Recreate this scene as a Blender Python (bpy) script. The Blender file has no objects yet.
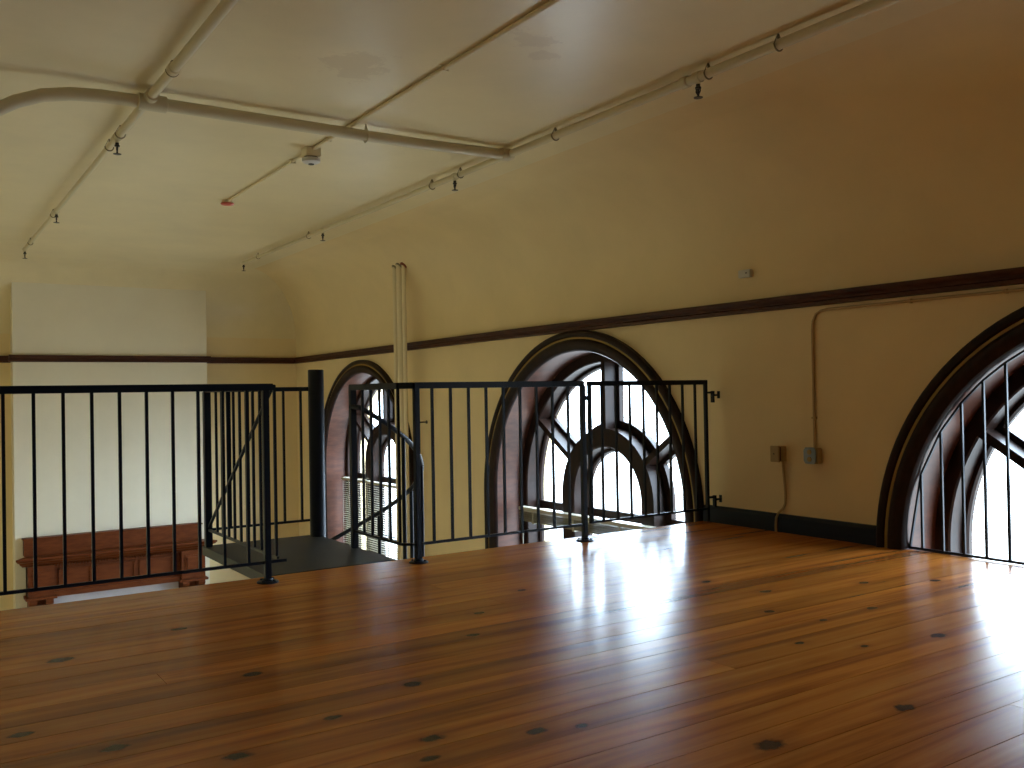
import bpy, bmesh, math, random
from mathutils import Vector, Matrix
random.seed(7)
PI = math.pi
sc = bpy.context.scene
COL = sc.collection

# ------------------------------------------------------------------ camera
yaw, pit, rol = 0.5887, 0.01015, -0.01747
fwd = Vector((math.sin(yaw)*math.cos(pit), math.cos(yaw)*math.cos(pit), math.sin(pit)))
rt = Vector((math.cos(yaw), -math.sin(yaw), 0))
up = rt.cross(fwd)
r2 = rt*math.cos(rol) + up*math.sin(rol)
u2 = -rt*math.sin(rol) + up*math.cos(rol)
cam_d = bpy.data.cameras.new('camera')
cam = bpy.data.objects.new('camera', cam_d)
COL.objects.link(cam)
cam_d.sensor_width = 36.0
cam_d.lens = 921/1024*36.0
cam_d.clip_start = 0.02
m3 = Matrix((r2, u2, -fwd)).transposed()
cam.matrix_world = Matrix.Translation((0, 0, 1.0)) @ m3.to_4x4()
sc.camera = cam

# ------------------------------------------------------------------ light
world = bpy.data.worlds.new('overcast_sky')
sc.world = world
world.use_nodes = True
wn = world.node_tree
wn.nodes.clear()
wo = wn.nodes.new('ShaderNodeOutputWorld')
wb = wn.nodes.new('ShaderNodeBackground')
wb.inputs[1].default_value = 9.0
wt = wn.nodes.new('ShaderNodeTexCoord')
wsx = wn.nodes.new('ShaderNodeSeparateXYZ')
wmr = wn.nodes.new('ShaderNodeMapRange')
wmr.inputs[1].default_value = -1.0; wmr.inputs[2].default_value = 1.0
wrp = wn.nodes.new('ShaderNodeValToRGB')          # pale paving below, overcast sky brighter overhead
els = wrp.color_ramp.elements
els[0].position = 0.0; els[0].color = (.14, .155, .165, 1)
els[1].position = 1.0; els[1].color = (.72, .87, 1.05, 1)
for p_, c_ in ((.44, (.20, .22, .24, 1)), (.5, (.40, .48, .57, 1)), (.58, (.52, .64, .77, 1))):
    e_ = els.new(p_); e_.color = c_
wn.links.new(wt.outputs['Generated'], wsx.inputs[0])
wn.links.new(wsx.outputs[2], wmr.inputs[0])
wn.links.new(wmr.outputs[0], wrp.inputs[0])
wn.links.new(wrp.outputs[0], wb.inputs[0])
wn.links.new(wb.outputs[0], wo.inputs[0])
sc.view_settings.view_transform = 'Standard'
sc.view_settings.look = 'None'
sc.view_settings.gamma = 1
sc.view_settings.use_curve_mapping = False
sc.view_settings.exposure = 2.05
cy = sc.cycles
cy.max_bounces = 10
cy.diffuse_bounces = 7
cy.glossy_bounces = 4
cy.transmission_bounces = 6
cy.transparent_max_bounces = 16
cy.caustics_reflective = True
cy.caustics_refractive = False
cy.blur_glossy = 1.0
cy.sample_clamp_indirect = 6.0
cy.use_denoising = True

WX = 5.14          # window wall plane
YF = 13.70         # far wall
YB = 13.42         # chimney breast front
XL = -1.00         # left wall
YN = -4.5          # wall behind the viewpoint
ZL = -2.40         # lower floor
HC = 2.815         # ceiling
ZC = 1.90          # start of the cove
WINS = [(11.27, 0.02, 0.935), (6.63, 0.0, 1.0), (2.01, 0.0, 0.992)]
for c, zc, k in WINS:
    ld = bpy.data.lights.new('window_portal', 'AREA')
    ld.shape = 'RECTANGLE'; ld.size = 3.6; ld.size_y = 2.9
    ld.cycles.is_portal = True
    lo = bpy.data.objects.new('window_portal', ld)
    COL.objects.link(lo)
    lo.location = (WX+0.72, c, -0.25)
    lo.rotation_euler = (0, PI/2, 0)     # faces -x
# ------------------------------------------------------------------ helpers
class MB:
    def __init__(s): s.v = []; s.f = []
    def add(s, vs, fs):
        n = len(s.v); s.v += [tuple(p) for p in vs]; s.f += [tuple(i+n for i in f) for f in fs]; return s
    def box(s, x0, x1, y0, y1, z0, z1):
        vs = [(x, y, z) for x in (x0, x1) for y in (y0, y1) for z in (z0, z1)]
        return s.add(vs, [(0, 1, 3, 2), (4, 6, 7, 5), (0, 4, 5, 1), (2, 3, 7, 6), (0, 2, 6, 4), (1, 5, 7, 3)])
    def bar(s, a, b, w, h=None, upv=(0, 0, 1)):
        a = Vector(a); b = Vector(b); h = h or w
        d = (b-a).normalized(); u = Vector(upv)
        if abs(d.dot(u)) > .99: u = Vector((0, 1, 0))
        r = d.cross(u).normalized(); u = r.cross(d)
        vs = []
        for p in (a, b):
            for i, j in ((-1, -1), (1, -1), (1, 1), (-1, 1)):
                vs.append(p + r*i*w/2 + u*j*h/2)
        return s.add(vs, [(3, 2, 1, 0), (4, 5, 6, 7), (0, 1, 5, 4), (1, 2, 6, 5), (2, 3, 7, 6), (3, 0, 4, 7)])
    def tube(s, pts, rad, n=12, caps=True):
        pts = [Vector(p) for p in pts]
        rads = rad if isinstance(rad, (list, tuple)) else [rad]*len(pts)
        vs = []; u = None
        for i, p in enumerate(pts):
            if i == 0: d = pts[1]-p
            elif i == len(pts)-1: d = p-pts[i-1]
            else: d = (pts[i+1]-p).normalized() + (p-pts[i-1]).normalized()
            d.normalize()
            if u is None:
                u = Vector((0, 0, 1)) if abs(d.z) < .9 else Vector((1, 0, 0))
            r = d.cross(u).normalized(); u = r.cross(d).normalized()
            for k in range(n):
                a = 2*PI*k/n
                vs.append(p + (r*math.cos(a) + u*math.sin(a))*rads[i])
        fs = []
        for i in range(len(pts)-1):
            for k in range(n):
                k2 = (k+1) % n
                fs.append((i*n+k, i*n+k2, (i+1)*n+k2, (i+1)*n+k))
        if caps:
            fs.append(tuple(range(n-1, -1, -1))); fs.append(tuple((len(pts)-1)*n+k for k in range(n)))
        return s.add(vs, fs)
    def lathe(s, c, prof, axis=(0, 0, 1), n=24):
        """prof: list of (radius, distance along axis)"""
        ax = Vector(axis).normalized()
        pts = [Vector(c)+ax*h for r, h in prof]
        u = Vector((0, 0, 1)) if abs(ax.z) < .9 else Vector((1, 0, 0))
        a1 = ax.cross(u).normalized(); a2 = ax.cross(a1)
        vs = []
        for (r, h), p in zip(prof, pts):
            for k in range(n):
                a = 2*PI*k/n
                vs.append(p + (a1*math.cos(a)+a2*math.sin(a))*max(r, 1e-5))
        fs = []
        for i in range(len(prof)-1):
            for k in range(n):
                k2 = (k+1) % n
                fs.append((i*n+k, (i+1)*n+k, (i+1)*n+k2, i*n+k2))
        fs.append(tuple(range(n))); fs.append(tuple((len(prof)-1)*n+k for k in range(n-1, -1, -1)))
        return s.add(vs, fs)
    def prism(s, poly, f0, f1):
        """poly: 2-D points; f0/f1 map a point to 3-D at either end"""
        n = len(poly)
        vs = [f0(p) for p in poly]+[f1(p) for p in poly]
        fs = [tuple(range(n-1, -1, -1)), tuple(range(n, 2*n))]
        for i in range(n):
            j = (i+1) % n
            fs.append((i, j, n+j, n+i))
        return s.add(vs, fs)
    def arch(s, prof, c, zc, zb, n=56, closed=True, a0=0, a1=PI, legs=True, k=1.0):
        """sweep a profile of (radius, x) round a semicircular arch with straight legs"""
        st = []
        if legs: st.append(('l', 1))
        for i in range(n+1): st.append(('a', a0+(a1-a0)*i/n))
        if legs: st.append(('l', -1))
        m = len(prof); vs = []
        for kind, a in st:
            for r, x in prof:
                if kind == 'l': vs.append((x, c+a*r*k, zb))
                else: vs.append((x, c+math.cos(a)*r*k, zc+math.sin(a)*r*k))
        fs = []
        mm = m if closed else m-1
        for i in range(len(st)-1):
            for j in range(mm):
                j2 = (j+1) % m
                fs.append((i*m+j, i*m+j2, (i+1)*m+j2, (i+1)*m+j))
        if closed:
            fs.append(tuple(range(m-1, -1, -1))); fs.append(tuple((len(st)-1)*m+j for j in range(m)))
        return s.add(vs, fs)
    def mesh(s, name, mat, smooth=False, bevel=0, fix=True):
        me = bpy.data.meshes.new(name)
        me.from_pydata([tuple(v) for v in s.v], [], s.f)
        bm = bmesh.new(); bm.from_mesh(me)
        if fix: bmesh.ops.recalc_face_normals(bm, faces=bm.faces)
        if bevel:
            es = [e for e in bm.edges if len(e.link_faces) == 2 and e.calc_face_angle(0) > .6]
            bmesh.ops.bevel(bm, geom=es, offset=bevel, segments=2, affect='EDGES', clamp_overlap=True)
        if smooth:
            for e in bm.edges:
                e.smooth = not (len(e.link_faces) == 2 and e.calc_face_angle(0) > .7)
            for f in bm.faces: f.smooth = True
        bm.to_mesh(me); bm.free()
        if mat: me.materials.append(mat)
        return me
    def build(s, name, mat, parent=None, smooth=False, bevel=0, origin=None, fix=True):
        if origin is not None:
            o3 = Vector(origin); s.v = [tuple(Vector(v)-o3) for v in s.v]
        o = bpy.data.objects.new(name, s.mesh(name, mat, smooth, bevel, fix))
        COL.objects.link(o)
        if origin is not None: o.location = origin
        if parent: o.parent = parent
        return o
def thing(name, label, cat, loc=(0, 0, 0), group=None):
    o = bpy.data.objects.new(name, None); COL.objects.link(o)
    o.empty_display_size = .1
    o.location = loc; o['label'] = label; o['category'] = cat
    if group: o['group'] = group
    return o
def keep(o, root):
    """parent a mesh laid out in world coordinates under a thing that is not at the origin"""
    o.parent = root
    o.matrix_parent_inverse = Matrix.Translation(-root.location)
    return o
def tag(o, label, cat, group=None):
    o['label'] = label; o['category'] = cat
    if group: o['group'] = group
    return o
def struct(o, label=None, cat=None):
    o['kind'] = 'structure'
    if label: o['label'] = label
    if cat: o['category'] = cat
    return o
def copy_at(o, parent, loc):
    c = o.copy(); COL.objects.link(c); c.parent = parent; c.location = loc
    c.matrix_parent_inverse = o.matrix_parent_inverse.copy()
    return c

# ------------------------------------------------------------------ materials
def mat(name, col, rough=.5, spec=.5, metal=0, coat=0):
    m = bpy.data.materials.new(name); m.use_nodes = True
    b = m.node_tree.nodes['Principled BSDF']
    b.inputs['Base Color'].default_value = (*col, 1)
    b.inputs['Roughness'].default_value = rough
    b.inputs['Specular IOR Level'].default_value = spec
    b.inputs['Metallic'].default_value = metal
    b.inputs['Coat Weight'].default_value = coat
    return m
def N(m, t): return m.node_tree.nodes.new(t)
def Lk(m, a, b): m.node_tree.links.new(a, b)
def bsdf(m): return m.node_tree.nodes['Principled BSDF']
def noise(m, scale, detail=4, rough=.5, mapping=None, coord='Object'):
    tc = N(m, 'ShaderNodeTexCoord'); mp = N(m, 'ShaderNodeMapping')
    if mapping: mp.inputs['Scale'].default_value = mapping
    n = N(m, 'ShaderNodeTexNoise'); n.inputs['Scale'].default_value = scale
    n.inputs['Detail'].default_value = detail; n.inputs['Roughness'].default_value = rough
    Lk(m, tc.outputs[coord], mp.inputs[0]); Lk(m, mp.outputs[0], n.inputs['Vector'])
    return n
def ramp(m, src, stops):
    r = N(m, 'ShaderNodeValToRGB')
    els = r.color_ramp.elements
    while len(els) < len(stops): els.new(.5)
    for e, (p, c) in zip(els, stops):
        e.position = p; e.color = (*c, 1)
    Lk(m, src, r.inputs[0]); return r
def bump(m, src, strength, dist=.01):
    b = N(m, 'ShaderNodeBump'); b.inputs['Strength'].default_value = strength
    b.inputs['Distance'].default_value = dist
    Lk(m, src, b.inputs['Height']); Lk(m, b.outputs[0], bsdf(m).inputs['Normal']); return b
def plaster(name, c, var=.06, rough=.6, spec=.3):
    m = mat(name, c, rough, spec)
    n = noise(m, 1.3, 5, .6)
    lo = tuple(x*(1-var) for x in c); hi = tuple(min(1, x*(1+var)) for x in c)
    r = ramp(m, n.outputs[0], [(.35, lo), (.65, hi)])
    Lk(m, r.outputs[0], bsdf(m).inputs['Base Color'])
    n2 = noise(m, 60, 3); bump(m, n2.outputs[0], .15, .004)
    return m
WALL_C = (.77, .62, .345)
M_wall = plaster('cream_wall_paint', WALL_C, .04, .55, .35)
M_ceil = plaster('glossy_ceiling_paint', (.76, .65, .40), .05, .30, .6)
def ceiling_patches(m):
    # two flaked areas of the paint
    tc = N(m, 'ShaderNodeTexCoord'); field = None
    for px, py, sx_, sy_ in ((2.72, 3.85, .30, .22), (2.1, 4.65, .35, .40), (2.9, 4.0, .16, .12)):
        sub = N(m, 'ShaderNodeVectorMath'); sub.operation = 'SUBTRACT'; sub.inputs[1].default_value = (px, py, HC)
        Lk(m, tc.outputs['Object'], sub.inputs[0])
        sl = N(m, 'ShaderNodeVectorMath'); sl.operation = 'MULTIPLY'; sl.inputs[1].default_value = (1/sx_, 1/sy_, .2)
        Lk(m, sub.outputs[0], sl.inputs[0])
        ln = N(m, 'ShaderNodeVectorMath'); ln.operation = 'LENGTH'; Lk(m, sl.outputs[0], ln.inputs[0])
        if field is None: field = ln.outputs['Value']
        else:
            mn = N(m, 'ShaderNodeMath'); mn.operation = 'MINIMUM'
            Lk(m, field, mn.inputs[0]); Lk(m, ln.outputs['Value'], mn.inputs[1]); field = mn.outputs[0]
    n = noise(m, 7, 7, .65)
    a = N(m, 'ShaderNodeMath'); a.operation = 'MULTIPLY_ADD'; a.inputs[1].default_value = 2.4
    Lk(m, n.outputs[0], a.inputs[0]); Lk(m, field, a.inputs[2])
    r = N(m, 'ShaderNodeMapRange'); r.inputs[1].default_value = 1.72; r.inputs[2].default_value = 1.62
    r.inputs[3].default_value = 0; r.inputs[4].default_value = .35
    Lk(m, a.outputs[0], r.inputs[0])
    b = bsdf(m); src = b.inputs['Base Color'].links[0].from_socket
    mx_ = N(m, 'ShaderNodeMix'); mx_.data_type = 'RGBA'
    Lk(m, r.outputs[0], mx_.inputs[0]); Lk(m, src, mx_.inputs[6]); mx_.inputs[7].default_value = (.60, .49, .32, 1)
    Lk(m, mx_.outputs[2], b.inputs['Base Color'])
    rr = N(m, 'ShaderNodeMapRange'); rr.inputs[3].default_value = .32; rr.inputs[4].default_value = .7
    Lk(m, r.outputs[0], rr.inputs[0]); Lk(m, rr.outputs[0], b.inputs['Roughness'])
ceiling_patches(M_ceil)
M_breast = plaster('cream_breast_paint', (.79, .73, .57), .03, .6)
def wood(name, dark, light, rough, mapping, scale=6, spec=.5, coat=0):
    m = mat(name, light, rough, spec, coat=coat)
    n = noise(m, scale, 6, .6, mapping)
    r = ramp(m, n.outputs[0], [(.3, dark), (.7, light)])
    Lk(m, r.outputs[0], bsdf(m).inputs['Base Color'])
    bump(m, n.outputs[0], .08, .003)
    return m
M_case = wood('dark_stained_window_wood', (.009, .005, .004), (.026, .011, .007), .40, (3, 3, 1), spec=.16)
M_lining = wood('varnished_red_brown_reveal_wood', (.055, .018, .010), (.11, .036, .018), .40, (1, 1, 3), spec=.32)
M_trim = wood('dark_walnut_picture_rail', (.035, .010, .004), (.085, .028, .010), .5, (1, 1, 6), spec=.25)
M_mantel = wood('red_mahogany_mantel', (.10, .023, .006), (.17, .045, .011), .45, (1, 3, 4), spec=.15)
M_gilt = mat('worn_gilt_line', (.30, .19, .03), .4, .5)
M_iron = mat('blue_black_painted_iron', (.003, .007, .016), .42, .25)
M_land = plaster('charcoal_landing_plate', (.022, .026, .028), .2, .5)
M_pipe = mat('cream_painted_pipe', (.62, .55, .36), .45, .5)
M_pipe2 = mat('beige_painted_pipe', (.76, .66, .44), .5, .5)
M_clip = mat('tarnished_pipe_hanger', (.22, .18, .10), .5)
M_dark = mat('dark_bronze_sprinkler', (.02, .017, .014), .4)
M_base = mat('navy_painted_baseboard', (.006, .013, .026), .5, .25)
M_white = mat('white_plastic', (.62, .60, .55), .45)
M_red = mat('red_plastic', (.45, .07, .04), .4)
M_rust = mat('rusty_red_collar', (.22, .045, .015), .7)
M_blind = mat('beige_metal_blind', (.20, .175, .11), .4)
M_blindtop = mat('pale_blind_headrail', (.42, .39, .30), .4)
M_marble = plaster('pale_grey_marble', (.62, .58, .60), .12, .3)
M_cable = mat('cream_cable', (.42, .30, .15), .6)
M_box = mat('tan_painted_box', (.36, .26, .12), .5)
M_plate = mat('worn_steel_cover', (.22, .26, .28), .35, metal=.4)
M_brass = mat('old_brass', (.30, .20, .07), .4, metal=.5)
M_fascia = wood('brown_deck_edge', (.07, .028, .012), (.13, .055, .022), .5, (.3, 2, 2))
M_lowfloor = wood('lower_floor_boards', (.42, .34, .24), (.52, .43, .32), .6, (1, 1, 1))

M_back = wood('darkened_unseen_rear_wall', (.12, .07, .035), (.20, .12, .06), .5, (3, 1, 1))  # unseen rear wall, dark brown invented to cut light bounced into the room
M_glass = bpy.data.materials.new('window_glass'); M_glass.use_nodes = True
nt = M_glass.node_tree; nt.nodes.clear()
o_ = nt.nodes.new('ShaderNodeOutputMaterial'); mx = nt.nodes.new('ShaderNodeMixShader')
tr = nt.nodes.new('ShaderNodeBsdfTransparent'); gl = nt.nodes.new('ShaderNodeBsdfGlossy')
gl.inputs['Roughness'].default_value = .03
fr = nt.nodes.new('ShaderNodeLayerWeight'); fr.inputs[0].default_value = .5
pw = nt.nodes.new('ShaderNodeMath'); pw.operation = 'POWER'; pw.inputs[1].default_value = 5
ma = nt.nodes.new('ShaderNodeMath'); ma.operation = 'MULTIPLY_ADD'; ma.inputs[1].default_value = .9; ma.inputs[2].default_value = .04
nt.links.new(fr.outputs['Facing'], pw.inputs[0]); nt.links.new(pw.outputs[0], ma.inputs[0])
nt.links.new(ma.outputs[0], mx.inputs[0]); nt.links.new(tr.outputs[0], mx.inputs[1])
nt.links.new(gl.outputs[0], mx.inputs[2]); nt.links.new(mx.outputs[0], o_.inputs[0])
tr.inputs[0].default_value = (.93, .96, .97, 1)

# varnished pine floor: one tone per board (mesh attribute), grain, knots, scuffs
M_floor = mat('varnished_pine_boards', (.3, .12, .04), .25, .25)
def build_floor_mat(m, knots):
    at = N(m, 'ShaderNodeAttribute'); at.attribute_name = 'board'
    tc = N(m, 'ShaderNodeTexCoord')
    sep = N(m, 'ShaderNodeSeparateXYZ'); Lk(m, tc.outputs['Object'], sep.inputs[0])
    mul = N(m, 'ShaderNodeMath'); mul.operation = 'MULTIPLY'; mul.inputs[1].default_value = 37.0
    Lk(m, at.outputs['Fac'], mul.inputs[0])
    # warp the grain round every knot
    field = None
    for (kx, ky, s) in knots:
        sub = N(m, 'ShaderNodeVectorMath'); sub.operation = 'SUBTRACT'
        Lk(m, tc.outputs['Object'], sub.inputs[0]); sub.inputs[1].default_value = (kx, ky, 0)
        sl = N(m, 'ShaderNodeVectorMath'); sl.operation = 'MULTIPLY'
        sl.inputs[1].default_value = (1/(s*1.5), 1/s, 0)
        Lk(m, sub.outputs[0], sl.inputs[0])
        ln = N(m, 'ShaderNodeVectorMath'); ln.operation = 'LENGTH'; Lk(m, sl.outputs[0], ln.inputs[0])
        if field is None: field = ln.outputs['Value']
        else:
            mn = N(m, 'ShaderNodeMath'); mn.operation = 'MINIMUM'
            Lk(m, field, mn.inputs[0]); Lk(m, ln.outputs['Value'], mn.inputs[1]); field = mn.outputs[0]
    cmb = N(m, 'ShaderNodeCombineXYZ')
    sx = N(m, 'ShaderNodeMath'); sx.operation = 'MULTIPLY_ADD'; sx.inputs[1].default_value = .55
    Lk(m, sep.outputs[0], sx.inputs[0]); Lk(m, mul.outputs[0], sx.inputs[2])
    sy = N(m, 'ShaderNodeMath'); sy.operation = 'MULTIPLY'; sy.inputs[1].default_value = 9
    Lk(m, sep.outputs[1], sy.inputs[0])
    Lk(m, sx.outputs[0], cmb.inputs[0]); Lk(m, sy.outputs[0], cmb.inputs[1]); Lk(m, mul.outputs[0], cmb.inputs[2])
    n1 = N(m, 'ShaderNodeTexNoise'); n1.inputs['Scale'].default_value = 1.6
    n1.inputs['Detail'].default_value = 7; n1.inputs['Roughness'].default_value = .62
    n1.inputs['Distortion'].default_value = .6
    Lk(m, cmb.outputs[0], n1.inputs['Vector'])
    g = ramp(m, n1.outputs[0], [(.26, (.27, .066, .008)), (.48, (.53, .170, .022)), (.78, (.68, .27, .045))])
    # board tone
    hs = N(m, 'ShaderNodeHueSaturation')
    vr = N(m, 'ShaderNodeMapRange'); vr.inputs[3].default_value = .70; vr.inputs[4].default_value = 1.1
    Lk(m, at.outputs['Fac'], vr.inputs[0]); Lk(m, vr.outputs[0], hs.inputs['Value'])
    # reddish heartwood bands along some boards
    cm2 = N(m, 'ShaderNodeCombineXYZ')
    s2 = N(m, 'ShaderNodeMath'); s2.operation = 'MULTIPLY_ADD'; s2.inputs[1].default_value = .22
    Lk(m, sep.outputs[0], s2.inputs[0]); Lk(m, mul.outputs[0], s2.inputs[2])
    s3 = N(m, 'ShaderNodeMath'); s3.operation = 'MULTIPLY'; s3.inputs[1].default_value = 7
    Lk(m, sep.outputs[1], s3.inputs[0])
    Lk(m, s2.outputs[0], cm2.inputs[0]); Lk(m, s3.outputs[0], cm2.inputs[1]); Lk(m, mul.outputs[0], cm2.inputs[2])
    nb_ = N(m, 'ShaderNodeTexNoise'); nb_.inputs['Scale'].default_value = 1.3; nb_.inputs['Detail'].default_value = 3
    Lk(m, cm2.outputs[0], nb_.inputs['Vector'])
    rb = N(m, 'ShaderNodeMapRange'); rb.inputs[1].default_value = .52; rb.inputs[2].default_value = .70; rb.inputs[4].default_value = .75
    Lk(m, nb_.outputs[0], rb.inputs[0])
    mb_ = N(m, 'ShaderNodeMix'); mb_.data_type = 'RGBA'
    Lk(m, rb.outputs[0], mb_.inputs[0]); Lk(m, g.outputs[0], mb_.inputs[6]); mb_.inputs[7].default_value = (.19, .045, .010, 1)
    Lk(m, mb_.outputs[2], hs.inputs['Color'])
    kr = N(m, 'ShaderNodeMapRange'); kr.inputs[1].default_value = .7; kr.inputs[2].default_value = 1.2
    kr.inputs[3].default_value = .95; kr.inputs[4].default_value = 0.0
    nk = noise(m, 38, 3); ad = N(m, 'ShaderNodeMath'); ad.operation = 'MULTIPLY_ADD'
    Lk(m, nk.outputs[0], ad.inputs[0]); ad.inputs[1].default_value = 1.0; Lk(m, field, ad.inputs[2])
    sb = N(m, 'ShaderNodeMath'); sb.operation = 'SUBTRACT'; sb.inputs[1].default_value = .45
    Lk(m, ad.outputs[0], sb.inputs[0]); Lk(m, sb.outputs[0], kr.inputs[0])
    mk = N(m, 'ShaderNodeMix'); mk.data_type = 'RGBA'
    Lk(m, kr.outputs[0], mk.inputs[0]); Lk(m, hs.outputs[0], mk.inputs[6])
    mk.inputs[7].default_value = (.02, .010, .008, 1)
    halo = N(m, 'ShaderNodeMapRange'); halo.inputs[1].default_value = .8; halo.inputs[2].default_value = 3.4
    halo.inputs[3].default_value = .45; halo.inputs[4].default_value = 0
    Lk(m, field, halo.inputs[0])
    mh = N(m, 'ShaderNodeMix'); mh.data_type = 'RGBA'
    Lk(m, halo.outputs[0], mh.inputs[0]); Lk(m, hs.outputs[0], mh.inputs[6])
    mh.inputs[7].default_value = (.22, .065, .018, 1)
    Lk(m, mh.outputs[2], mk.inputs[6])
    Lk(m, mk.outputs[2], bsdf(m).inputs['Base Color'])
    # scuffed varnish
    n3 = noise(m, 2.6, 6, .65, (.5, 1.6, 1))
    rr = N(m, 'ShaderNodeMapRange'); rr.inputs[1].default_value = .15; rr.inputs[2].default_value = .85
    rr.inputs[3].default_value = .17; rr.inputs[4].default_value = .30
    Lk(m, n3.outputs[0], rr.inputs[0]); Lk(m, rr.outputs[0], bsdf(m).inputs['Roughness'])
    n4 = noise(m, 7, 3, .5, (.5, 2.0, 1)); bump(m, n4.outputs[0], .035, .006)
KNOTS = [(2.60, 1.726, .026), (2.03, 1.768, .034), (1.565, 2.243, .024), (3.56, 3.104, .022), (3.25, 2.817, .018),
         (3.66, 2.58, .018), (3.46, 2.14, .026), (4.43, 2.75, .022), (4.107, 2.94, .020), (3.31, 2.575, .013),
         (2.94, 2.40, .016), (4.318, 3.29, .018), (3.10, 2.222, .013), (1.475, 2.86, .026), (1.12, 2.716, .02),
         (1.286, 2.376, .026), (1.21, 2.25, .02), (.512, 2.856, .026), (.782, 2.585, .028), (.514, 3.95, .034),
         (1.98, 3.29, .02), (1.06, 3.315, .026), (.298, 3.14, .024), (1.01, 4.154, .022), (2.63, 3.88, .016),
         (1.7, 2.2, .016), (3.5, 3.45, .02), (2.2, 3.6, .018)]
build_floor_mat(M_floor, KNOTS)

# ------------------------------------------------------------------ loft floor
mb = MB(); tones = []
w = .1525; j0 = 1.552
y = j0 - w*40; i = 0; ends = []
FX0, FX1 = XL, WX+.03
FY1 = 5.06
rnd = random.Random(11)
while y < FY1-.01:
    y2 = min(y+w, FY1)
    if FY1-y2 < .05: y2 = FY1
    # a joint in some boards
    cuts = [FX0, FX1]
    if rnd.random() < .15: cuts.insert(1, rnd.uniform(.6, 4.4))
    for a, b in zip(cuts[:-1], cuts[1:]):
        t1, t2 = rnd.uniform(-.0004, .0004), rnd.uniform(-.0004, .0004)
        g = .0036
        nf = len(mb.f)
        # shallow crown across the board
        ys = [y+g/2, y+.0013, (y+y2)/2, y2-.0013, y2-g/2]
        zs = [-.0016, t1, (t1+t2)/2+.0001, t2, -.0016]
        vs = []
        for x in (a+.0008, b-.0008):
            vs += [(x, yy, zz) for yy, zz in zip(ys, zs)]
            vs += [(x, ys[-1], -.03), (x, ys[0], -.03)]
        m_ = 7
        fs = [(k, (k+1) % m_, m_+(k+1) % m_, m_+k) for k in range(m_)]
        fs += [tuple(range(m_-1, -1, -1)), tuple(range(m_, 2*m_))]
        mb.add(vs, fs)
        tones += [rnd.random()]*(len(mb.f)-nf)
    y = y2
nb = len(mb.f)
mb.box(FX0, FX1, YN-.1, FY1-.002, -.28, -.031)
tones += [.1]*(len(mb.f)-nb)
me = bpy.data.meshes.new('floor')
me.from_pydata(mb.v, [], mb.f)
bm = bmesh.new(); bm.from_mesh(me); lay = bm.faces.layers.float.new('board')
bm.faces.ensure_lookup_table()
for f, t in zip(bm.faces, tones): f[lay] = t
bmesh.ops.recalc_face_normals(bm, faces=bm.faces); bm.to_mesh(me); bm.free()
me.materials.append(M_floor)
fl = bpy.data.objects.new('floor', me); COL.objects.link(fl); struct(fl)
# deck edge board under the floorboards
struct(MB().box(FX0, WX, FY1, FY1+.025, -.30, -.012).build('trim_1', M_fascia))
struct(MB().box(XL-.3, WX+.6, YN-.3, YF+.3, ZL-.1, ZL).build('floor_lower', M_lowfloor))

# ------------------------------------------------------------------ walls
def arch_z(y, c, zc, R):
    d = abs(y-c)
    return None if d > R else zc+math.sqrt(max(R*R-d*d, 0))
mb = MB()
SILL = -2.0; TH = .66
openings = [(c, zc, 1.40*k) for c, zc, k in WINS]
ysplit = [YN-.3]
for c, zc, R in sorted(openings):
    n = 40
    ysplit += [c-R*math.cos(PI*i/n) for i in range(n+1)]
ysplit.append(YF+.3)
def colbox(ya, yb, z0a, z0b, z1):
    x0, x1 = WX, WX+TH
    vs = [(x0, ya, z0a), (x0, yb, z0b), (x0, yb, z1), (x0, ya, z1), (x1, ya, z0a), (x1, yb, z0b), (x1, yb, z1), (x1, ya, z1)]
    mb.add(vs, [(0, 1, 2, 3), (7, 6, 5, 4), (0, 4, 5, 1), (3, 2, 6, 7), (0, 3, 7, 4), (1, 5, 6, 2)])
for ya, yb in zip(ysplit[:-1], ysplit[1:]):
    ym = (ya+yb)/2; hit = None
    for c, zc, R in openings:
        if abs(ym-c) < R: hit = (c, zc, R)
    if hit is None: colbox(ya, yb, ZL, ZL, ZC)
    else:
        c, zc, R = hit
        colbox(ya, yb, arch_z(max(min(ya, c+R-1e-7), c-R+1e-7), c, zc, R), arch_z(max(min(yb, c+R-1e-7), c-R+1e-7), c, zc, R), ZC)
        colbox(ya, yb, ZL, ZL, SILL)
bmv = mb
struct(mb.build('wall_right', M_wall, fix=True))
struct(MB().box(XL-.3, WX+TH, YF, YF+.3, ZL, ZC).build('wall_far', M_wall))
struct(MB().box(XL-.3, XL, YN-.3, YF, ZL, ZC).build('wall_left', M_wall))
struct(MB().box(XL, WX, YN-.3, YN, ZL, HC).build('wall_back', M_back))
# chimney breast
bx0, bx1 = 1.24, 3.70
struct(MB().box(bx0, bx1, YB, YF-.0, ZL, 2.66).build('wall_chimney', M_breast))

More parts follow.
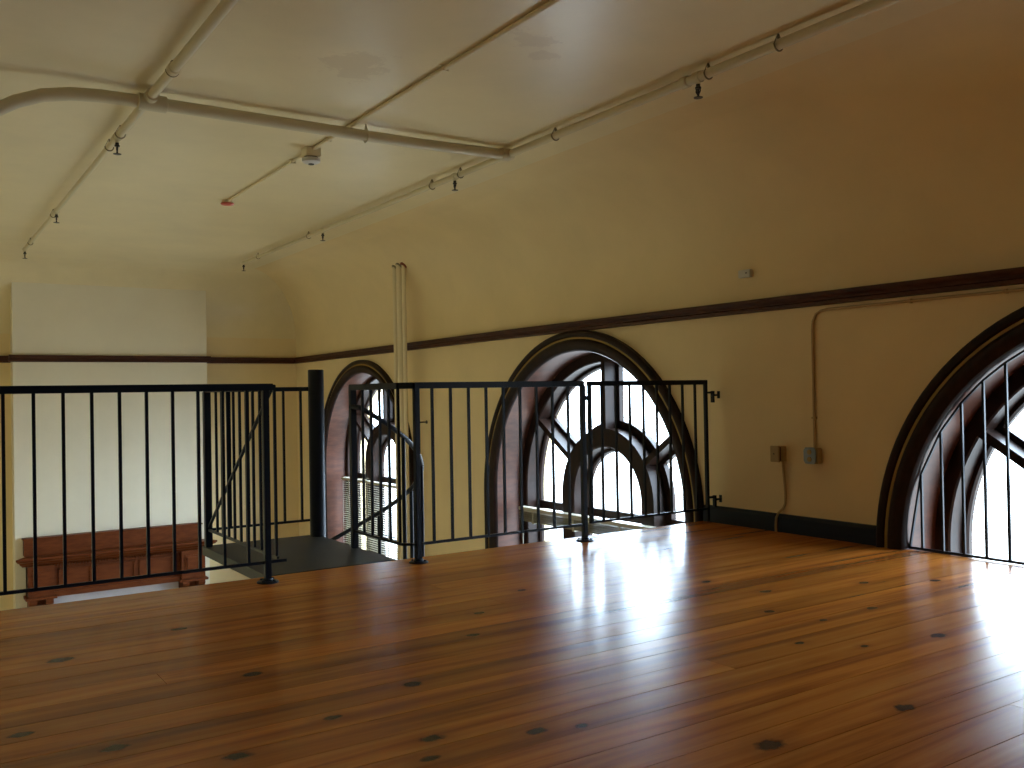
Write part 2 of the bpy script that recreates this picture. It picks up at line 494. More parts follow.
# coved ceiling: profile swept with mitres; wall paint on the cove, ceiling paint on the flat
RC = .95
def cove_pts(R, n=20):
    return [(R*(1-math.cos(PI/2*i/n)), ZC+(HC-ZC)*math.sin(PI/2*i/n)) for i in range(n+1)]
cr = cove_pts(RC); RLc = 1.90; clf = cove_pts(RLc)
mb = MB(); mi = []
n = len(cr)
def quad(a, b, c_, d, mid):
    mb.add([a, b, c_, d], [(0, 1, 2, 3)]); mi.append(mid)
for i in range(n-1):
    s0, z0 = cr[i]; s1, z1 = cr[i+1]; l0, l1 = clf[i][0], clf[i+1][0]
    quad((WX-s0, YN-.3, z0), (WX-s0, YF-s0, z0), (WX-s1, YF-s1, z1), (WX-s1, YN-.3, z1), 0)
    quad((WX-s0, YF-s0, z0), (XL+l0, YF-s0, z0), (XL+l1, YF-s1, z1), (WX-s1, YF-s1, z1), 1)
    quad((XL+l0, YF-s0, z0), (XL+l0, YN-.3, z0), (XL+l1, YN-.3, z1), (XL+l1, YF-s1, z1), 1)
yb_ = YF-RC
for a, b in ((YN-.3, 4.0), (4.0, yb_)):
    quad((WX-RC, a, HC), (WX-RC, b, HC), (XL+RLc, b, HC), (XL+RLc, a, HC), 1)
# outer shell above so the ceiling has thickness
mb.box(XL-.3, WX+TH, YN-.3, YF+.3, HC+.02, HC+.25); mi += [1]*6
mb.box(WX+.001, WX+TH, YN-.3, YF+.3, ZC, HC+.02); mi += [0]*6
mb.box(XL-.3, XL-.001, YN-.3, YF+.3, ZC, HC+.02); mi += [0]*6
mb.box(XL-.3, WX+TH, YF+.001, YF+.3, ZC, HC+.02); mi += [0]*6
me = bpy.data.meshes.new('ceiling'); me.from_pydata(mb.v, [], mb.f)
me.materials.append(M_wall); me.materials.append(M_ceil)
for p, k in zip(me.polygons, mi): p.material_index = k
bm = bmesh.new(); bm.from_mesh(me); bmesh.ops.remove_doubles(bm, verts=bm.verts, dist=1e-4)
for f in bm.faces: f.smooth = True
for e in bm.edges: e.smooth = not (len(e.link_faces) == 2 and e.calc_face_angle(0) > .3)
bm.to_mesh(me); bm.free()
ce = bpy.data.objects.new('ceiling', me); COL.objects.link(ce); struct(ce)

# picture rail (moulded) and baseboard
FD = -.033        # the old rail sags a little towards the far end
RAIL = [(0, 1.55), (.030, 1.555), (.034, 1.575), (.022, 1.585), (.026, 1.60), (.040, 1.612), (.046, 1.628), (.046, 1.64), (0, 1.64)]
def rail_y(x, sgn, y0, y1, prof=RAIL, dz0=0, dz1=0):
    m = MB()
    return m.prism(prof, lambda p: (x+sgn*p[0], y0, p[1]+dz0), lambda p: (x+sgn*p[0], y1, p[1]+dz1))
def rail_x(y, x0, x1, prof=RAIL):
    m = MB()
    return m.prism(prof, lambda p: (x0, y-p[0], p[1]+FD), lambda p: (x1, y-p[0], p[1]+FD))
m = rail_y(WX, -1, YN, 7.6)
m.add(*(lambda q: (q.v, q.f))(rail_y(WX, -1, 7.6, YF, dz1=FD)))
struct(m.build('trim_2', M_trim))
m = rail_x(YF, bx1, WX)
struct(m.build('trim_3', M_trim))
m = rail_x(YB, bx0-.045, bx1+.045)
m.add(*(lambda q: (q.v, q.f))(rail_y(bx1, 1, YB-.0, YF, dz0=FD, dz1=FD)))
struct(m.build('trim_4', M_trim))
m = rail_x(YF, XL, bx0)
m.add(*(lambda q: (q.v, q.f))(rail_y(XL, 1, YN, YF, dz1=FD)))
struct(m.build('trim_5', M_trim))
BASE = [(0, 0), (.028, 0), (.028, .10), (.020, .112), (.012, .122), (0, .125)]
y0b = WINS[2][0]+1.56*WINS[2][2]
struct(rail_y(WX, -1, y0b, FY1, BASE).build('baseboard_right', M_base))

# ------------------------------------------------------------------ windows
CASE = [(1.56, 0), (1.56, .040), (1.548, .054), (1.528, .060), (1.508, .052), (1.500, .036), (1.482, .036), (1.474, .05),
        (1.458, .060), (1.425, .056), (1.405, .044), (1.385, .040), (1.372, .022), (1.372, 0)]
def make_window(idx, c, zc, k, ro=1.285, rs=1.25):
    root = bpy.data.objects.new('window_%d' % idx, None); COL.objects.link(root)
    root.location = (WX, c, SILL); root['kind'] = 'structure'
    P = lambda o: keep(o, root)
    zb = SILL+.0
    P(MB().arch([(r, WX-d) for r, d in CASE], c, zc, zb, k=k).build('casing', M_case, smooth=True))
    P(MB().arch([(1.4995, WX-.0375), (1.4995, WX-.040), (1.4825, WX-.040), (1.4825, WX-.0375)], c, zc, zb, k=k).build('gilt_line', M_gilt))
    P(MB().arch([(1.398, WX-.0), (1.372, WX-.0), (1.372, WX+.30), (1.398, WX+.30)], c, zc, zb, k=k).build('reveal_lining', M_lining, smooth=True))
    # outer frame ring: stepped
    fx = WX+.30
    m = MB()
    m.arch([(1.398, fx), (ro, fx), (ro-.01, fx+.012), (ro-.01, fx+.14), (1.398, fx+.14)], c, zc, zb, k=k)
    # small inner arch with legs
    m.arch([(.66, fx), (.50, fx), (.485, fx+.015), (.475, fx+.14), (.66, fx+.14)], c, zc, zb, k=k, n=40)
    def radial(mm, a, r0, r1, wd, x0, x1):
        d = (math.cos(a), math.sin(a)); nn = (-d[1], d[0])
        vs = []
        for x in (x0, x1):
            for r, s in ((r0, -1), (r1, -1), (r1, 1), (r0, 1)):
                vs.append((x, c+(d[0]*r+nn[0]*s*wd/2)*k, zc+(d[1]*r+nn[1]*s*wd/2)*k))
        mm.add(vs, [(0, 1, 2, 3), (7, 6, 5, 4), (0, 4, 5, 1), (1, 5, 6, 2), (2, 6, 7, 3), (3, 7, 4, 0)])
    angs = (math.radians(34), PI/2, PI-math.radians(34))
    for a in angs: radial(m, a, .64, 1.36, .055, fx+.001, fx+.14)
    P(m.build('tracery', M_case, smooth=False))
    # sash frames
    sx = fx+.14
    m = MB()
    m.arch([(1.398, sx), (rs, sx), (rs-.01, sx+.02), (rs-.01, sx+.055), (1.398, sx+.055)], c, zc, zb, k=k)
    m.arch([(.73, sx), (.445, sx), (.435, sx+.02), (.435, sx+.055), (.73, sx+.055)], c, zc, zb, k=k, n=40)
    for a in angs: radial(m, a, .70, 1.36, .13, sx+.001, sx+.054)
    # transom, lower rails, sill rail
    for z0, z1, x0 in ((-.20, -.12, sx+.002), (-.98, -.90, sx+.002), (SILL, SILL+.1, sx+.002)):
        m.box(x0, sx+.052, c-1.36*k, c+1.36*k, z0, z1)
    P(m.build('sash_frame', M_case))
    gp = [(c+1.39*k, SILL)]+[(c+math.cos(PI*q/40)*1.39*k, zc+math.sin(PI*q/40)*1.39*k) for q in range(41)]+[(c-1.39*k, SILL)]
    P(MB().prism(gp, lambda p: (sx+.034, p[0], p[1]), lambda p: (sx+.038, p[0], p[1])).build('glass', M_glass))
    P(MB().box(WX-.06, sx+.06, c-1.42*k, c+1.42*k, SILL-.04, SILL).build('window_sill', M_lining))
    return root
for i, (c, zc, k) in enumerate(WINS): make_window(i+1, c, zc, k, *((1.325, 1.305) if i == 0 else (1.285, 1.25)))

# venetian blinds
def blind(c, k, lowered, label):
    hw = 1.255*k
    t = thing('venetian_blind', label, 'blind', (WX+.22, c, -.2), 'venetian blinds in the arched windows')
    hr = MB().box(WX+.175, WX+.262, c-hw, c+hw, -.20, -.165)
    keep(hr.build('headrail', M_blindtop, bevel=.004), t)
    m = MB()
    if lowered:
        z = -.235
        while z > -1.42:
            dy = .0
            vs = [(WX+.195, c-hw+.01, z-dy), (WX+.245, c-hw+.01, z+dy), (WX+.245, c+hw-.01, z+dy), (WX+.195, c+hw-.01, z-dy)]
            vs += [(p[0], p[1], p[2]-.0016) for p in vs]
            m.add(vs, [(0, 1, 2, 3), (7, 6, 5, 4), (0, 4, 5, 1), (1, 5, 6, 2), (2, 6, 7, 3), (3, 7, 4, 0)])
            z -= .030
        zb = -1.46
    else:
        z = -.214; i = 0
        while z > -.285:
            j = .004*math.sin(i*2.1)
            m.box(WX+.185+j, WX+.25+j, c-hw+.01, c+hw-.01, z-.0035, z); z -= .0075; i += 1
        zb = -.31
    keep(m.build('slats', M_blind), t)
    keep(MB().box(WX+.19, WX+.25, c-hw+.005, c+hw-.005, zb, zb+.018).build('bottom_rail', M_blind, bevel=.003), t)
    for q in (-.8, -.27, .27, .8):
        tp = MB()
        yy = c+hw*q
        if lowered:
            tp.box(WX+.186, WX+.188, yy-.012, yy+.012, zb, -.2)
        else:
            tp.box(WX+.178, WX+.181, yy-.014, yy+.014, zb-.01, -.195); tp.box(WX+.181, WX+.24, yy-.014, yy+.014, zb-.012, zb-.002)
        keep(tp.build('ladder_tape', M_blindtop), t)
    cd = MB().tube([(WX+.17, c+hw*.93, -.2), (WX+.168, c+hw*.93, -1.2)], .003, 6)
    keep(cd.build('cord', M_blindtop), t)
blind(WINS[0][0], WINS[0][2], True, 'venetian blind lowered over the lower panes of the farthest arched window')
blind(WINS[1][0], WINS[1][2], False, 'beige venetian blind raised into a thin stack across the middle arched window')

# ------------------------------------------------------------------ iron railings
RT = 1.047   # centre of the top rail
RB = .11
YR = 4.90
def railing(label, loc): return thing('metal_railing', label, 'railing', loc, 'iron railings round the stair opening')
def toprail(root, pts, name='top_rail', z=RT+.01, w=.042, h=.038):
    m = MB()
    for a, b in zip(pts[:-1], pts[1:]):
        m.bar((*a, z), (*b, z), w, h)
    return keep(m.build(name, M_iron, bevel=.003), root)
def botrail(root, pts, z=RB, w=.014, h=.016):
    m = MB()
    for a, b in zip(pts[:-1], pts[1:]): m.bar((*a, z), (*b, z), w, h)
    return keep(m.build('bottom_rail', M_iron), root)
bal_me = MB().box(-.0075, .0075, -.0075, .0075, RB, RT).mesh('baluster', M_iron)
def balusters(root, pts, me_=None):
    for x, y in pts:
        o = bpy.data.objects.new('baluster', me_ or bal_me); COL.objects.link(o)
        o.parent = root; o.location = Vector((x, y, 0))-root.location
def post(root, x, y, z0=0, z1=RT, w=.034, plate=True, w2=None):
    o = keep(MB().box(x-w/2, x+w/2, y-w/2, y+w/2, z0, z1).build('post', M_iron, bevel=.003), root)
    if plate:
        m = MB().lathe((x, y, 0), [(.058, 0), (.058, .006), (.050, .010), (.028, .012), (.026, .022), (.02, .024)], n=20)
        for a in range(4):
            m.lathe((x+.042*math.cos(a*PI/2+.6), y+.042*math.sin(a*PI/2+.6), .008), [(.008, 0), (.008, .008), (.004, .011)], n=6)
        b = m.build('base_plate', M_iron, o); b.parent = o
        b.matrix_parent_inverse = Matrix.Identity(4)
    return o
# left front run
r = railing('black iron railing along the loft edge left of the stair landing', (1.66, YR, 0))
toprail(r, [(XL+.02, YR), (1.70, YR)]); botrail(r, [(XL+.02, YR), (1.765, YR)])
xs = [1.43+.1275*k for k in (0, 1)] + [1.43-.1275*k for k in range(1, 16)]
balusters(r, [(x, YR) for x in xs]); post(r, 1.66, YR)
post(r, XL+.03, YR)
# landing guard: left side and back to the pole
SP = (2.512, 6.31)
r = railing('black iron guard railing with diagonal brace round the left and back of the landing', (1.74, 6.33, 0))
toprail(r, [(1.74, 5.00), (1.74, 6.345)], w=.032, h=.03); toprail(r, [(1.72, 6.33), (SP[0]-.045, 6.33)], w=.03, h=.03)
botrail(r, [(1.74, 4.96), (1.74, 6.33), (SP[0]-.045, 6.33)], z=.115)
balusters(r, [(1.74, 4.985+.1255*k) for k in range(0, 10)])
balusters(r, [(2.402-.1275*k, 6.33) for k in range(0, 5)])
post(r, 1.74, 6.33, 0, RT, .045, False)
keep(MB().bar((1.74, 5.04, 1.04), (1.74, 6.33, .12), .012, .018, (1, 0, 0)).build('diagonal_brace', M_iron), r)
# right: from the landing round the corner to the gate post
r = railing('black iron railing turning from the landing along the loft edge before the middle window', (2.58, YR, 0))
toprail(r, [(2.50, 5.66), (2.50, 4.96), (2.56, YR), (3.845, YR)])
botrail(r, [(2.50, 5.64), (2.50, 4.95), (2.56, YR), (3.83, YR)])
balusters(r, [(2.50, 5.49-.127*k) for k in range(0, 5)])
balusters(r, [(2.688+.1285*k, YR) for k in range(0, 9)])
post(r, 2.50, 5.645, 0.0, RT, .04, False); post(r, 2.58, YR); post(r, 3.84, YR)
# end panel
r = thing('railing_panel', 'short black iron railing panel fixed to the window wall by hooks', 'railing', (3.90, YR, 0))
toprail(r, [(3.885, YR), (5.01, YR)], w=.034, h=.034); botrail(r, [(3.90, YR), (5.0, YR)], z=.118)
balusters(r, [(4.005+.1265*k, YR) for k in range(0, 8)])
post(r, 3.90, YR, .11, RT+.01, .026, False); post(r, 5.0, YR, .03, RT+.01, .026, False)
for z in (.98, .20):
    m = MB().bar((5.0, YR, z), (5.075, YR, z), .012, .016)
    m.box(5.065, 5.083, YR-.014, YR+.014, z-.075, z+.012); m.bar((5.08, YR, z-.02), (WX-.0, YR, z-.02), .012, .014)
    m.box(WX-.006, WX, YR-.014, YR+.014, z-.045, z+.01)
    keep(m.build('wall_hook', M_iron, bevel=.002), r)
m = MB().box(3.848, 3.886, YR-.017, YR+.017, .945, .975)
tag(m.build('rail_latch', M_iron, bevel=.003), 'small black clasp joining the loft railing to the short end panel', 'latch')

# ------------------------------------------------------------------ spiral stair
st = thing('spiral_staircase', 'black steel spiral staircase with square landing descending from the loft', 'staircase', (SP[0], SP[1], ZL))
PR = .056
keep(MB().lathe((SP[0], SP[1], ZL), [(.11, 0), (.11, .012), (PR, .013), (PR, 1.19-ZL), (PR-.004, 1.195-ZL)], n=32).build('pole', M_iron, smooth=True), st)
lp = MB().box(1.715, 2.525, FY1+.028, 6.39, -.012, -.001)
lp.box(1.715, 1.73, FY1+.028, 6.39, -.06, -.012); lp.box(2.51, 2.525, FY1+.028, 6.25, -.06, -.012); lp.box(1.73, 2.46, 6.375, 6.39, -.06, -.012)
keep(lp.build('landing', M_land), st)
RS = .76
RISE = .2
nst = 11
for i in range(1, nst):
    a0 = math.radians(-10+30*i); a1 = a0+math.radians(33)
    z = -i*RISE
    def pt(a, r, zz): return (SP[0]+math.sin(a)*r, SP[1]-math.cos(a)*r, zz)
    if z < ZL+.1: break
    outer = [pt(a0+(a1-a0)*t/5, RS, 0)[:2] for t in range(6)]
    inner = [pt(a1-(a1-a0)*.15, PR*.98, 0)[:2], pt(a0+(a1-a0)*.15, PR*.98, 0)[:2]]
    poly = outer+inner
    m = MB().prism(poly, lambda p: (p[0], p[1], z-.012), lambda p: (p[0], p[1], z))
    m.bar(pt(a0, .06, z-.03), pt(a0, RS, z-.03), .008, .05)
    keep(m.build('tread', M_land), st)
    for q in (.27,):
        a = a0+(a1-a0)*q
        th = math.degrees(a)
        zt = .92-.22*th/30
        if zt < z+.2: zt = z+.9
        keep(MB().tube([pt(a, RS-.012, z-.04), pt(a, RS-.012, zt)], .0145, 10).build('stair_baluster', M_iron, smooth=True), st)
hp = []
for i in range(0, 65):
    th = 5.0*i
    a = math.radians(th); zz = .925-.215*th/30
    rr = .75
    if i == 0: hp.append((SP[0]-.02, SP[1]-.66, .93))
    hp.append((SP[0]+math.sin(a)*rr, SP[1]-math.cos(a)*rr, zz))
keep(MB().tube(hp, .017, 10).build('handrail', M_iron, smooth=True), st)

# ------------------------------------------------------------------ window guard (nearest window)
c3, zc3, k3 = WINS[2]
g = thing('window_guard', 'black iron bar guard closing the lower arch of the nearest window', 'window guard', (WX+.02, c3, 0))
RG = 1.365*k3; gx = WX+.022
m = MB(); bars = [3.278-.1315*k for k in range(0, 20)]
bars = [b for b in bars if abs(b-c3) < RG-.03]
pts = [(c3+math.sqrt(RG**2-.0), 0.006)]
path = [(c3+RG, .006)]
for b in bars: path.append((b, math.sqrt(RG**2-(b-c3)**2)-.01))
path.append((c3-RG, .006))
for a, b in zip(path[:-1], path[1:]): m.bar((gx, a[0], a[1]), (gx, b[0], b[1]), .012, .016, (1, 0, 0))
m.bar((gx, c3+RG, .012), (gx, c3-RG, .012), .016, .016)
keep(m.build('frame', M_iron), g)
for yy, zz in path[1:-1]:
    o = keep(MB().box(gx-.007, gx+.007, yy-.007, yy+.007, .01, zz).build('bar', M_iron), g)

# ------------------------------------------------------------------ pipes under the ceiling
HP = 2.76
def hanger(m, x, y, z, r, axis='y'):
    """half-ring strap hanging from a rod"""
    pts = []
    for i in range(13):
        a = PI*1.05*(i/12)+PI*.98
        if axis == 'y': pts.append((x+math.cos(a)*(r+.006), y, z+math.sin(a)*(r+.006)))
        else: pts.append((x, y+math.cos(a)*(r+.006), z+math.sin(a)*(r+.006)))
    m.tube(pts, .0045, 6)
    for s in (-1, 1):
        p = (x+s*(r+.006), y, z) if axis == 'y' else (x, y+s*(r+.006), z)
        q = (x+s*.004, y, min(z+r+.03, HC-.002)) if axis == 'y' else (x, y+s*.004, min(z+r+.03, HC-.002))
        m.bar(p, q, .006, .003)
    m.bar((x, y, z+r+.0), (x, y, HC), .008)
def sprinkler(x, y, z, root):
    """z: underside of the outlet fitting"""
    m = MB().lathe((x, y, z-.082), [(.0, 0), (.026, .001), (.026, .004), (.006, .007), (.006, .018)], n=14)
    for s in (-1, 1):
        m.tube([(x, y, z-.068), (x, y+s*.016, z-.045), (x, y+s*.014, z-.024)], .004, 6)
    m.lathe((x, y, z-.030), [(.017, 0), (.017, .010), (.012, .013), (.012, .034)], n=10)
    m.lathe((x, y, z-.062), [(.005, 0), (.007, .016), (.005, .034)], n=8)
    keep(m.build('sprinkler_head', M_dark, smooth=False), root)
def pipe_run(label, x, segs, heads, hangs, fits):
    t = thing('sprinkler_pipe', label, 'pipe', (x, segs[0][0], HP), 'sprinkler pipes under the ceiling')
    m = MB()
    for y0, y1, r_ in segs: m.tube([(x, y0, HP), (x, y1, HP)], r_, 16)
    keep(m.build('pipe', M_pipe, smooth=True), t)
    for y_, r_ in fits:
        keep(MB().tube([(x, y_-.03, HP), (x, y_-.024, HP), (x, y_+.024, HP), (x, y_+.03, HP)], [r_, r_+.007, r_+.007, r_], 16).build('coupling', M_pipe, smooth=True), t)
    for y_, r_ in heads:
        m = MB().tube([(x, y_, HP), (x, y_, HP-r_-.012)], .013, 10); m.tube([(x, y_-.022, HP), (x, y_+.022, HP)], r_+.006, 16)
        keep(m.build('tee_fitting', M_pipe, smooth=True), t)
    for y_, r_ in heads: sprinkler(x, y_, HP-r_-.012+.004, t)
    for y_, r_ in hangs:
        m = MB(); hanger(m, x, y_, HP, r_); keep(m.build('pipe_hanger', M_clip), t)
    return t
YX = 5.63
pipe_run('thin cream sprinkler pipe along the ceiling edge above the windows', 3.765,
         [(YN+.02, YX, .027), (YX, 8.3, .023), (8.3, 11.9, .020)],
         [(11.88, .018), (9.20, .020), (6.42, .023), (3.70, .027)],
         [(11.3, .020), (9.6, .020), (6.80, .023), (6.33, .023), (5.05, .027), (3.62, .027), (3.13, .027), (1.2, .027)], [(3.80, .027)])
pipe_run('thick cream sprinkler pipe along the left of the ceiling crossing the main', 1.240,
         [(YN+.02, YX, .027), (YX, 6.65, .026), (6.65, 11.95, .020)],
         [(11.93, .018), (9.40, .020), (6.57, .024)],
         [(11.4, .020), (9.6, .020), (6.84, .022), (6.46, .026), (5.08, .027), (2.2, .027)], [(5.05, .027)])
# cross main, bending down at its left end
t = thing('sprinkler_main', 'largest cream pipe crossing the ceiling and bending down at its left end', 'pipe', (2.5, YX, HP))
ZM = HP-.022
pts = [(3.78, YX, ZM+.02), (3.0, YX, ZM), (2.0, YX, ZM), (1.2, YX, ZM), (.98, YX, ZM-.004), (.82, YX, ZM-.018), (.68, YX, ZM-.05), (.55, YX, ZM-.105),
       (.42, YX, ZM-.19), (.30, YX, ZM-.30), (.19, YX, ZM-.45), (.10, YX, ZM-.62), (.02, YX, ZM-.85), (-.02, YX, ZM-1.1), (-.03, YX, ZM-1.4), (-.03, YX, ZL)]
keep(MB().tube(pts, .037, 20).build('pipe', M_pipe, smooth=True), t)
m = MB()
m.tube([(3.70, YX, ZM+.018), (3.708, YX, ZM+.018), (3.765, YX, ZM+.02), (3.80, YX, ZM+.02)], [.039, .046, .046, .033], 18)
keep(m.build('elbow_fitting', M_pipe, smooth=True), t); m = MB()
m.tube([(1.34, YX, ZM), (1.335, YX, ZM), (1.18, YX, ZM), (1.175, YX, ZM)], [.039, .048, .048, .039], 20)
m.tube([(1.240, YX-.10, HP), (1.240, YX+.09, HP)], .038, 18)
keep(m.build('tee_fitting', M_pipe, smooth=True), t)
m = MB(); hanger(m, 2.62, YX, ZM, .037, 'x'); keep(m.build('pipe_hanger', M_pipe), t)

# conduit, detector, red beacon on the ceiling
cz = HC-.014
t = thing('ceiling_conduit', 'thin cream conduit running along the middle of the ceiling', 'conduit', (2.53, 6.0, HC))
m = MB().tube([(2.53, YN+.02, cz), (2.53, 6.30, cz)], .014, 10); m.tube([(2.53, 6.30, cz), (2.53, 8.42, cz)], .010, 10)
keep(m.build('tube', M_pipe2, smooth=True), t)
for y_ in (2.9, 4.4, 5.75, 6.05, 6.75):
    m = MB().bar((2.50, y_, HC-.002), (2.56, y_, HC-.002), .016, .004); m.box(2.512, 2.548, y_-.008, y_+.008, HC-.03, HC-.002)
    keep(m.build('saddle_clip', M_pipe2), t)
SDY = 6.38
t = thing('smoke_detector', 'round white smoke detector on a square ceiling box', 'smoke detector', (2.53, SDY, HC))
keep(MB().box(2.475, 2.585, SDY-.055, SDY+.055, HC-.065, HC-.0).build('junction_box', M_pipe2, bevel=.003), t)
keep(MB().lathe((2.53, SDY, HC-.075), [(.05, .0), (.052, .010)], n=28).build('mounting_ring', M_dark), t)
keep(MB().lathe((2.53, SDY, HC-.115), [(.026, 0), (.045, .004), (.064, .014), (.068, .030), (.064, .040)], n=32).build('detector_head', M_white, smooth=True), t)
keep(MB().lathe((2.53, SDY, HC-.120), [(.020, 0), (.022, .006)], n=20).build('sensor_grille', M_dark), t)
t = thing('heat_detector', 'small red-rimmed heat detector at the end of the ceiling conduit', 'heat detector', (2.53, 8.43, HC))
keep(MB().lathe((2.53, 8.43, HC-.03), [(.035, 0), (.045, .006), (.045, .03)], n=24).build('mounting_base', M_pipe2, smooth=True), t)
keep(MB().lathe((2.53, 8.43, HC-.05), [(.015, 0), (.052, .006), (.062, .014), (.058, .020)], n=24).build('sensor_disc', M_red, smooth=True), t)

# vertical standpipes in front of the far window
def cove_z(x):
    s = WX-x
    return ZC+(HC-ZC)*math.sqrt(max(0, 1-(1-s/RC)**2))
for y_, r_, x_, lab, mcol in ((9.785, .029, 4.90, 'leftmost thin cream vertical pipe between the far and middle windows', M_clip),
                              (9.665, .040, 4.90, 'thick cream vertical pipe between two thinner ones', M_clip),
                              (9.56, .025, 4.90, 'thin cream vertical pipe with a rusty red top collar', M_rust)):
    t = thing('vertical_pipe', lab, 'pipe', (x_, y_, ZL), 'vertical pipes beside the far window')
    zt = cove_z(x_)+.05
    keep(MB().tube([(x_, y_, ZL), (x_, y_, zt)], r_, 16).build('pipe', M_pipe2, smooth=True), t)
    # ceiling collar lies on the slope of the cove
    s = WX-x_; dz = (HC-ZC)/RC*(1-s/RC)/math.sqrt(1-(1-s/RC)**2)
    nrm = Vector((-dz, 0, -1)).normalized()
    c0 = Vector((x_, y_, cove_z(x_)))
    rr = r_+.014 if mcol is M_clip else r_+.022
    keep(MB().lathe(c0-nrm*.004, [(rr, 0), (rr, .012), (r_+.004, .020)], axis=nrm, n=20).build('collar', mcol), t)
t = MB().tube([(WX, 9.50, .683), (WX-.09, 9.50, .683), (WX-.10, 9.50, .67)], .009, 8)
t.lathe((WX, 9.50, .683), [(.02, 0), (.02, .008)], axis=(-1, 0, 0), n=12)
tag(t.build('wall_hook', M_dark, smooth=True), 'small dark hook on the window wall right of the vertical pipes', 'hook')

# ------------------------------------------------------------------ fittings on the window wall
t = thing('wall_sensor', 'small white sensor box on the wall above the picture rail', 'sensor', (WX, 4.60, 1.84))
keep(MB().box(WX-.035, WX, 4.545, 4.655, 1.81, 1.865).build('housing', M_white, bevel=.003), t)
keep(MB().lathe((WX-.035, 4.578, 1.84), [(.006, 0), (.005, .003)], axis=(-1, 0, 0), n=10).build('indicator', M_dark), t)
t = thing('light_switch', 'tan surface-mounted switch box with a cable running down to the baseboard', 'switch', (WX, 4.33, .545))
keep(MB().box(WX-.055, WX, 4.275, 4.345, .495, .60).build('back_box', M_box, bevel=.003), t)
keep(MB().box(WX-.070, WX-.055, 4.28, 4.34, .50, .595).build('gasket', M_base), t)
keep(MB().box(WX-.085, WX-.070, 4.272, 4.348, .492, .603).build('cover_plate', M_box, bevel=.003), t)
keep(MB().lathe((WX-.085, 4.315, .548), [(.005, 0), (.004, .003)], axis=(-1, 0, 0), n=10).build('screw', M_dark), t)
cb = [(WX-.012, 4.30, .50), (WX-.012, 4.295, .42), (WX-.012, 4.285, .33), (WX-.012, 4.282, .25), (WX-.014, 4.284, .20), (WX-.02, 4.30, .165), (WX-.036, 4.325, .135),
      (WX-.038, 4.345, .10), (WX-.038, 4.35, .05), (WX-.038, 4.35, .002)]
keep(MB().tube(cb, .0085, 8).build('cable', M_cable, smooth=True), t)
t = thing('wall_outlet', 'steel-faced duplex outlet box fed by a conduit from below the picture rail', 'outlet', (WX, 4.05, .545))
keep(MB().box(WX-.060, WX, 3.975, 4.075, .495, .60).build('back_box', M_box, bevel=.006), t)
oc = [(a, b) for a, b in ((-.05, -.035), (-.035, -.055), (.035, -.055), (.05, -.035), (.05, .035), (.035, .055), (-.035, .055), (-.05, .035))]
keep(MB().prism(oc, lambda p: (WX-.062, 4.027+p[0], .548+p[1]), lambda p: (WX-.070, 4.027+p[0], .548+p[1])).build('cover_plate', M_plate, bevel=.002), t)
for dz in (-.024, .024):
    keep(MB().lathe((WX-.070, 4.027, .548+dz), [(.017, 0), (.017, .004), (.012, .005)], axis=(-1, 0, 0), n=18).build('socket', M_brass), t)
cv = [(WX-.012, 4.027, .60), (WX-.012, 4.027, 1.39), (WX-.012, 4.020, 1.45), (WX-.012, 3.995, 1.495), (WX-.012, 3.955, 1.514), (WX-.012, 3.90, 1.520), (WX-.012, YN+.02, 1.520)]
keep(MB().tube(cv, .0095, 10).build('conduit', M_cable, smooth=True), t)
for y_ in (3.3, 2.72, 1.6, .2): keep(MB().box(WX-.024, WX, y_-.006, y_+.006, 1.506, 1.532).build('saddle_clip', M_cable), t)
keep(MB().box(WX-.024, WX, 4.013, 4.041, .794, .806).build('saddle_clip', M_cable), t)

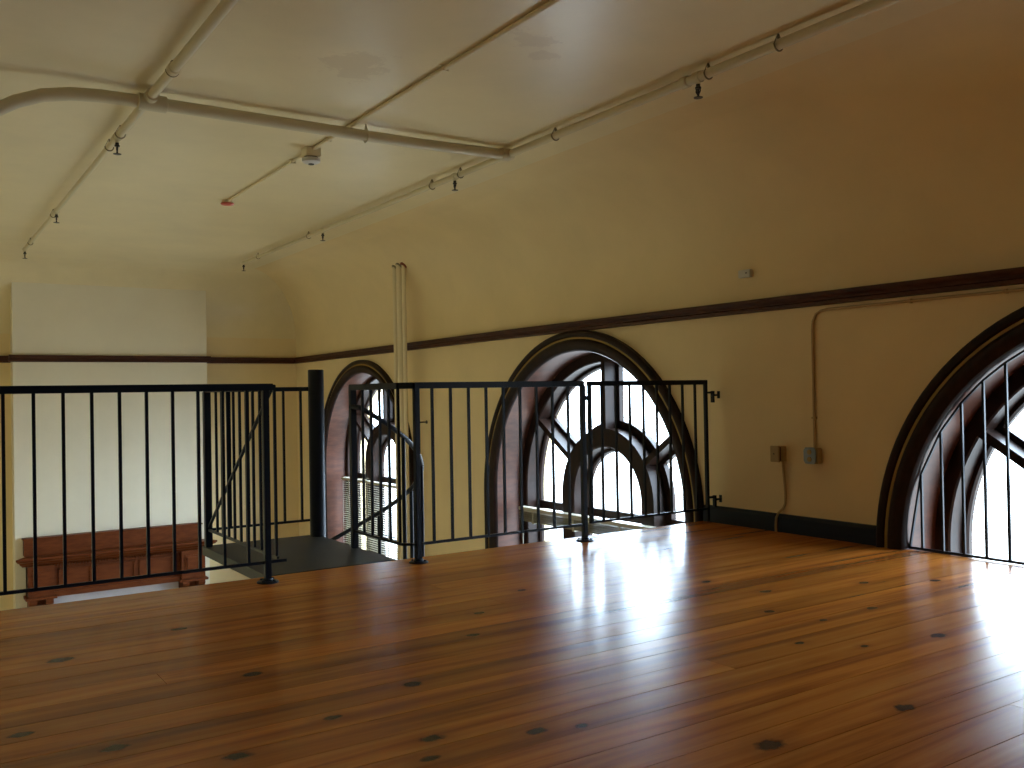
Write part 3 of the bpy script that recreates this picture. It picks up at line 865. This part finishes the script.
# ------------------------------------------------------------------ mantelpiece on the chimney breast
t = thing('mantelpiece', 'carved red mahogany mantelpiece on the chimney breast of the room below', 'mantelpiece', (2.45, YB, ZL))
yb = YB
def K(o): return keep(o, t)
K(MB().box(1.33, 3.56, yb-.12, yb, -.985, -.765).build('overmantel_board', M_mantel, bevel=.004))
K(MB().box(1.315, 3.575, yb-.135, yb, -.775, -.755).build('cap_moulding', M_mantel, bevel=.004))
SH = [(.34, -.985), (.34, -1.005), (.325, -1.015), (.31, -1.03), (.27, -1.045), (.25, -1.07), (.22, -1.085), (.20, -1.105), (0, -1.105), (0, -.985)]
m = MB().prism(SH, lambda p: (1.42-p[0]*.6, yb-p[0], p[1]), lambda p: (3.53+p[0]*.55, yb-p[0], p[1]))
K(m.build('shelf', M_mantel))
K(MB().box(1.36, 3.57, yb-.16, yb, -1.52, -1.105).build('frieze', M_mantel))
pm = MB()
for x0, x1 in ((1.72, 2.12), (2.17, 2.66), (2.71, 3.16)):
    z0, z1 = -1.42, -1.17; w_ = .022
    for a in ((x0, x1, z1-w_, z1), (x0, x1, z0, z0+w_), (x0, x0+w_, z0, z1), (x1-w_, x1, z0, z1)):
        pm.box(a[0], a[1], yb-.176, yb-.159, a[2], a[3])
K(pm.build('panel_moulding', M_mantel, bevel=.003))
K(MB().box(1.66, 3.24, yb-.20, yb-.0, -1.525, -1.455).build('lower_rail', M_mantel, bevel=.004))
dm = MB()
x = 1.40
while x < 3.56:
    dm.box(x, x+.018, yb-.225, yb-.15, -1.13, -1.108); x += .034
K(dm.build('dentil_band', M_mantel))
for s, x0, x1 in ((0, 1.36, 1.66), (1, 3.25, 3.575)):
    m = MB().box(x0, x1, yb-.24, yb-.0, -1.50, -1.105)
    m.box(x0+.05, x1-.05, yb-.252, yb-.24, -1.44, -1.17); m.box(x0+.075, x1-.075, yb-.262, yb-.25, -1.415, -1.195)
    K(m.build('pilaster_block', M_mantel, bevel=.003))
    m = MB().box(x0-.03, x1+.03, yb-.28, yb, -1.53, -1.50)
    # scroll corbel
    prof = [(.26, -1.53), (.27, -1.56), (.25, -1.60), (.21, -1.615), (.20, -1.65), (.17, -1.70), (.12, -1.74), (.10, -1.80), (0, -1.80), (0, -1.53)]
    for a, b in ((x0+.01, x0+.10), (x1-.10, x1-.01)):
        m.prism(prof, lambda p: (a, yb-p[0], p[1]), lambda p: (b, yb-p[0], p[1]))
    m.box(x0+.02, x1-.02, yb-.12, yb, ZL, -1.53)
    K(m.build('pilaster', M_mantel))
K(MB().box(1.66, 3.25, yb-.06, yb, -1.75, -1.52).box(1.66, 1.9, yb-.06, yb, ZL, -1.75).box(3.0, 3.25, yb-.06, yb, ZL, -1.75).build('marble_surround', M_marble))
K(MB().box(1.9, 3.0, yb-.03, yb, ZL, -1.75).build('firebox', M_dark))
